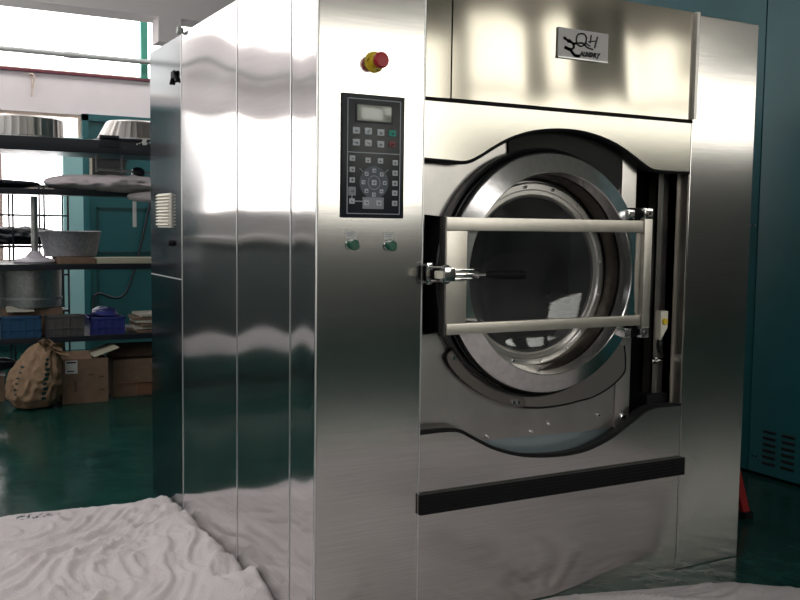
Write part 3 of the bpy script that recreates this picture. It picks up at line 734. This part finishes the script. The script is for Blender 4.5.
# pipe post and wire rack standing on third shelf
o = thing('pipe_stand', 'upright grey pipe on a flat base standing on the third shelf', 'stand', (-.16, 5.15, 1.07))
MB().tube([(-.15, 5.15, 1.16), (-.15, 5.15, 1.592)], .027, 20).build('pipe', 'galv', o)
MB().lathe([(0, 0), (.15, 0), (.16, .015), (.15, .03), (.07, .05), (.035, .095), (0, .095)], (-.15, 5.15, 1.066), 'z', 48).build('base', 'white_bag', o)
o = thing('wire_rack', 'thin black wire rack standing in front of the left window', 'rack', (-.45, 6.6, 0))
q = MB()
for z in (1.72, 1.45, .9, .35):
    for y in (6.5, 6.8): q.tube([(-1.3, y, z), (.33, y, z)], .010, 6)
q.build('rail', 'shelf', o)
q = MB()
for x in (-1.3, -.75, -.15, .12, .33):
    for y in (6.5, 6.8): q.tube([(x, y, 0), (x, y, 1.73)], .009, 6)
q.build('upright', 'shelf', o)
for z in (1.15, .55): MB().box(-1.3, .33, 6.5, 6.8, z, z+.02).build('shelf', 'shelf', o)
bundle('dark_pile', -1.2, .30, 6.65, 1.262, .13, .092, 'dark_stuff', 'low heap of black material on the wire rack by the window', 'heap', 12, fl=.7)
o = thing('grey_basin', 'dull grey metal basin on the third shelf, beside a wooden board', 'basin', (.17, 5.2, 1.066))
MB().lathe([(0, 0), (.19, 0), (.20, .01), (.235, .19), (.242, .20), (.235, .205), (.225, .20), (.19, .02), (0, .015)], (.13, 5.2, 1.117), 'z', 48).build('bowl', 'galv_d', o)
MB().box(.0, .27, 4.92, 5.3, 1.067, 1.116, .004).build('stand', 'card', o)
# silver pot on the fourth shelf
o = thing('silver_pot', 'wide silver metal tub standing on a brown carton on the lower shelf', 'tub', (-.18, 5.25, .70))
MB().lathe([(0, 0), (.235, 0), (.238, .02), (.245, .29), (.252, .30), (.245, .305), (.235, .29), (.23, .02), (0, .015)], (-.18, 5.25, .72), 'z', 56).build('tub', 'galv', o)
MB().lathe([(.239, .06), (.248, .06), (.248, .075), (.239, .075)], (-.18, 5.25, .72), 'z', 56).build('band', 'galv_d', o)
o = thing('open_carton', 'low open brown carton under the silver tub on the lower shelf', 'carton', (-.18, 5.3, .50))
MB().box(-.40, .04, 5.055, 5.50, .502, .716, .004).build('carton', 'card', o)
MB().obox((-.28, 5.04, .715), (1, 0, 0), V((0, -.5, -.3)).normalized(), V((0, -.3, .5)).normalized(), .10, .04, .002).build('flap', 'paper', o, False)
def crate(x0, x1, y0, y1, z0, h, m, label, cat='crate'):
    o = thing('plastic_crate', label, cat, ((x0+x1)/2, (y0+y1)/2, z0))
    t = .012
    b = MB().box(x0+.01, x1-.01, y0+.01, y1-.01, z0, z0+t).box(x0+.008, x1-.008, y0+.006, y0+t, z0, z0+h).box(x0+.008, x1-.008, y1-t, y1-.006, z0, z0+h).box(x0+.006, x0+t, y0+.006, y1-.006, z0, z0+h).box(x1-t, x1-.006, y0+.006, y1-.006, z0, z0+h)
    b.build('body', m, o, False)
    r = MB().box(x0, x1, y0, y0+.02, z0+h-.02, z0+h, .003).box(x0, x1, y1-.02, y1, z0+h-.02, z0+h, .003).box(x0, x0+.02, y0, y1, z0+h-.02, z0+h, .003).box(x1-.02, x1, y0, y1, z0+h-.02, z0+h, .003)
    r.build('rim', m, o)
    r = MB(); n = 5
    for i in range(n+1):
        x = x0+.012+(x1-x0-.03)*i/n; r.box(x, x+.008, y0-.001, y0+.008, z0+.01, z0+h-.02)
    r.box(x0+.01, x1-.01, y0-.001, y0+.008, z0+h*.35, z0+h*.35+.008)
    r.build('ribs', m, o, False)
crate(-.44, -.135, 4.92, 5.0, .502, .165, 'crate_navy', 'navy plastic crate at the left end of the lower shelf')
crate(-.115, .185, 4.92, 5.03, .502, .165, 'crate_grey', 'grey-brown plastic crate between the navy and blue crates on the lower shelf')
crate(.215, .50, 4.92, 5.25, .502, .14, 'crate_blue', 'violet-blue plastic crate on the lower shelf, right of the grey crate')
bundle('plastic_bag', .27, .47, 5.1, .66, .10, .04, 'crate_blue', 'dark blue plastic bag heaped inside the violet-blue crate', 'bag', 21, fl=.5)
o = thing('paper_stack', 'loose stack of pale papers on the lower shelf next to the blue crate', 'papers', (.75, 5.1, .50))
for i in range(6):
    r = random.Random(i); a = r.uniform(-.15, .15)
    MB().obox((.76+r.uniform(-.03, .03), 5.08, .515+.026*i), (cos(a), sin(a), 0), (-sin(a), cos(a), 0), (0, 0, 1), .20-.01*i, .15, .010).build('sheaf', 'paper' if i % 2 else 'card', o, False)

# ------------------------------------------------------------ on the floor by the rack
o = thing('kraft_sack', 'bulging brown kraft paper sack with printed dark stripe on the green floor', 'sack', (-.12, 4.75, 0))
def sack(u, v):
    t = 2*pi*u; z = v
    # profile radius by height
    pr = [(0, .10), (.03, .17), (.15, .225), (.35, .245), (.55, .225), (.72, .185), (.86, .14), (.94, .10), (1, .03)]
    for (a, ra), (b, rb) in zip(pr, pr[1:]):
        if a <= z <= b: r = ra+(rb-ra)*(z-a)/(b-a); break
    n = noise.noise(V((cos(t)*2, sin(t)*2, z*2.5)))*.10 + (1-abs(noise.noise(V((cos(t)*3.2+z, sin(t)*3.2, z*6+2))))*2)*.10
    r *= (1+n-.06)*.84
    zz = z*.50*(1+.07*noise.noise(V((cos(t), sin(t), 5))))
    lean = .09*z*z
    return V((-.235+r*cos(t)*.98+lean, 4.70+r*sin(t)*.8, max(.002, zz)))
b = MB(); nu, nv = 96, 60
G = [[b.bm.verts.new(sack(i/nu, j/nv)) for j in range(nv+1)] for i in range(nu)]
for i in range(nu):
    for j in range(nv): b.bm.faces.new((G[i][j], G[(i+1) % nu][j], G[(i+1) % nu][j+1], G[i][j+1]))
b.bm.faces.new([G[i][0] for i in range(nu)]); b.bm.faces.new([G[i][nv] for i in range(nu)][::-1])
b.build('bag', 'kraft', o, angle=60)
b = MB()
for (dx, dz, a, w, l) in ((-.02, .47, .3, .07, .10), (.10, .46, -.9, .06, .11), (.03, .50, 1.7, .05, .08), (.15, .42, -1.3, .06, .10)):
    b.grid(lambda u, v, dx=dx, dz=dz, a=a, w=w, l=l: V((-.16+dx+(u-.5)*w+sin(a)*l*v+.02*sin(v*5+u*4), 4.62+.03*sin(u*6+v*3), dz-.02+cos(a)*l*v*.6+.02*sin(u*5))), 8, 8, back=(0, .004, 0))
b.build('torn_mouth', 'kraft', o, angle=60)
def print_mark(u, v, w_, h_):
    p = sack(u, v); d = (p-V((-.235, 4.70, p.z))).normalized()
    MB().obox(p+d*.002, V((-d.y, d.x, 0)), (0, 0, 1), d, w_, h_, .0025, .001).build('printed_mark', 'teal_dark', o, False)
for i in range(9): print_mark(.79, .18+.07*i, .020, .010)
for i in range(6): print_mark(.62, .25+.08*i, .012, .007)
bundle('white_bag', -.17, -.045, 5.0, .19, .09, .19, 'white_bag', 'crumpled white plastic bag between the kraft sack and the labelled carton', 'bag', 33)
def carton(name, x0, x1, y0, y1, h, label, tape=False):
    o = thing(name, label, 'box', ((x0+x1)/2, (y0+y1)/2, 0)); t = .006
    b = MB().box(x0, x1, y0, y1, 0.001, .012).box(x0, x1, y0, y0+t, .012, h).box(x0, x1, y1-t, y1, .012, h).box(x0, x0+t, y0+t, y1-t, .012, h).box(x1-t, x1, y0+t, y1-t, .012, h)
    b.build('body', 'card', o, False)
    return o
def shift(o, dx): o.location.x += dx
o = carton('cardboard_box', .02, .365, 4.72, 5.08, .345, 'brown cardboard box with a white label on the floor beside the kraft sack')
MB().box(.045, .135, 4.714, 4.72, .235, .335).build('shipping_label', 'label', o, False)
MB().box(.055, .125, 4.712, 4.7145, .315, .328).box(.06, .11, 4.712, 4.7145, .25, .258).build('label_print', 'print_dark', o, False)
MB().stroke([(.12, .10), (.12, .17)], .02, 4.716, 4.7195).stroke([(.22, .22), (.25, .22)], .012, 4.716, 4.7195).stroke([(.30, .20), (.33, .20)], .012, 4.716, 4.7195).stroke([(.30, .10), (.33, .10)], .012, 4.716, 4.7195).build('box_print', 'card_in', o, False)
MB().obox((.14, 4.80, .36), (1, 0, 0), V((0, 1, .35)).normalized(), V((0, -.35, 1)).normalized(), .11, .08, .003).build('flap', 'card', o, False)
MB().obox((.36, 4.90, .385), V((.45, 0, .9)).normalized() if 0 else V((.9, 0, .30)).normalized(), (0, 1, 0), V((-.3, 0, .9)).normalized(), .10, .17, .003).build('flap', 'board', o, False)
MB().obox((.005, 4.90, .30), V((-.25, 0, .9)).normalized(), (0, 1, 0), V((.9, 0, .25)).normalized(), .07, .16, .003).build('flap', 'card', o, False)
MB().box(.032, .355, 4.73, 5.07, .20, .24).build('contents', 'card_in', o, False)
shift(o, -.05)
o = carton('cardboard_box', .44, .86, 4.86, 5.20, .30, 'open brown cardboard box with brown tape, half hidden behind the washer')
MB().box(.44, .86, 4.853, 4.8595, .10, .115).box(.62, .74, 4.853, 4.8595, .012, .11).build('tape', 'tape', o, False)
MB().obox((.65, 5.17, .34), (1, 0, 0), V((0, .3, .9)).normalized(), V((0, .9, -.3)).normalized(), .20, .06, .003).build('flap', 'card', o, False)
MB().obox((.42, 5.0, .31), V((-.8, 0, .4)).normalized(), (0, 1, 0), V((.4, 0, .8)).normalized(), .05, .14, .003).build('flap', 'card', o, False)
MB().box(.45, .85, 4.87, 5.19, .17, .20).build('contents', 'card_in', o, False)
shift(o, -.055)
o = carton('cardboard_box', -.78, -.40, 5.05, 5.35, .20, 'low pale box at the left edge of the photo behind the kraft sack')
MB().box(-.785, -.395, 5.045, 5.355, .201, .215).build('lid', 'white_bag', o, False)
bundle('dark_bag', -.85, -.28, 5.2, .27, .14, .055, 'dark_stuff', 'black bag lying on the low pale box left of the sack', 'bag', 41, fl=.3)

# ------------------------------------------------------------ light and view
w = bpy.data.worlds.new('world'); bpy.context.scene.world = w; w.use_nodes = True
w.node_tree.nodes['Background'].inputs[0].default_value = (.9, .95, 1, 1)
w.node_tree.nodes['Background'].inputs[1].default_value = .5
sc = bpy.context.scene
sc.view_settings.view_transform = 'Standard'; sc.view_settings.look = 'None'
sc.view_settings.exposure = 0; sc.view_settings.gamma = 1; sc.view_settings.use_curve_mapping = False
sc.cycles.max_bounces = 10; sc.cycles.glossy_bounces = 6; sc.cycles.transparent_max_bounces = 8
sc.cycles.sample_clamp_indirect = 6
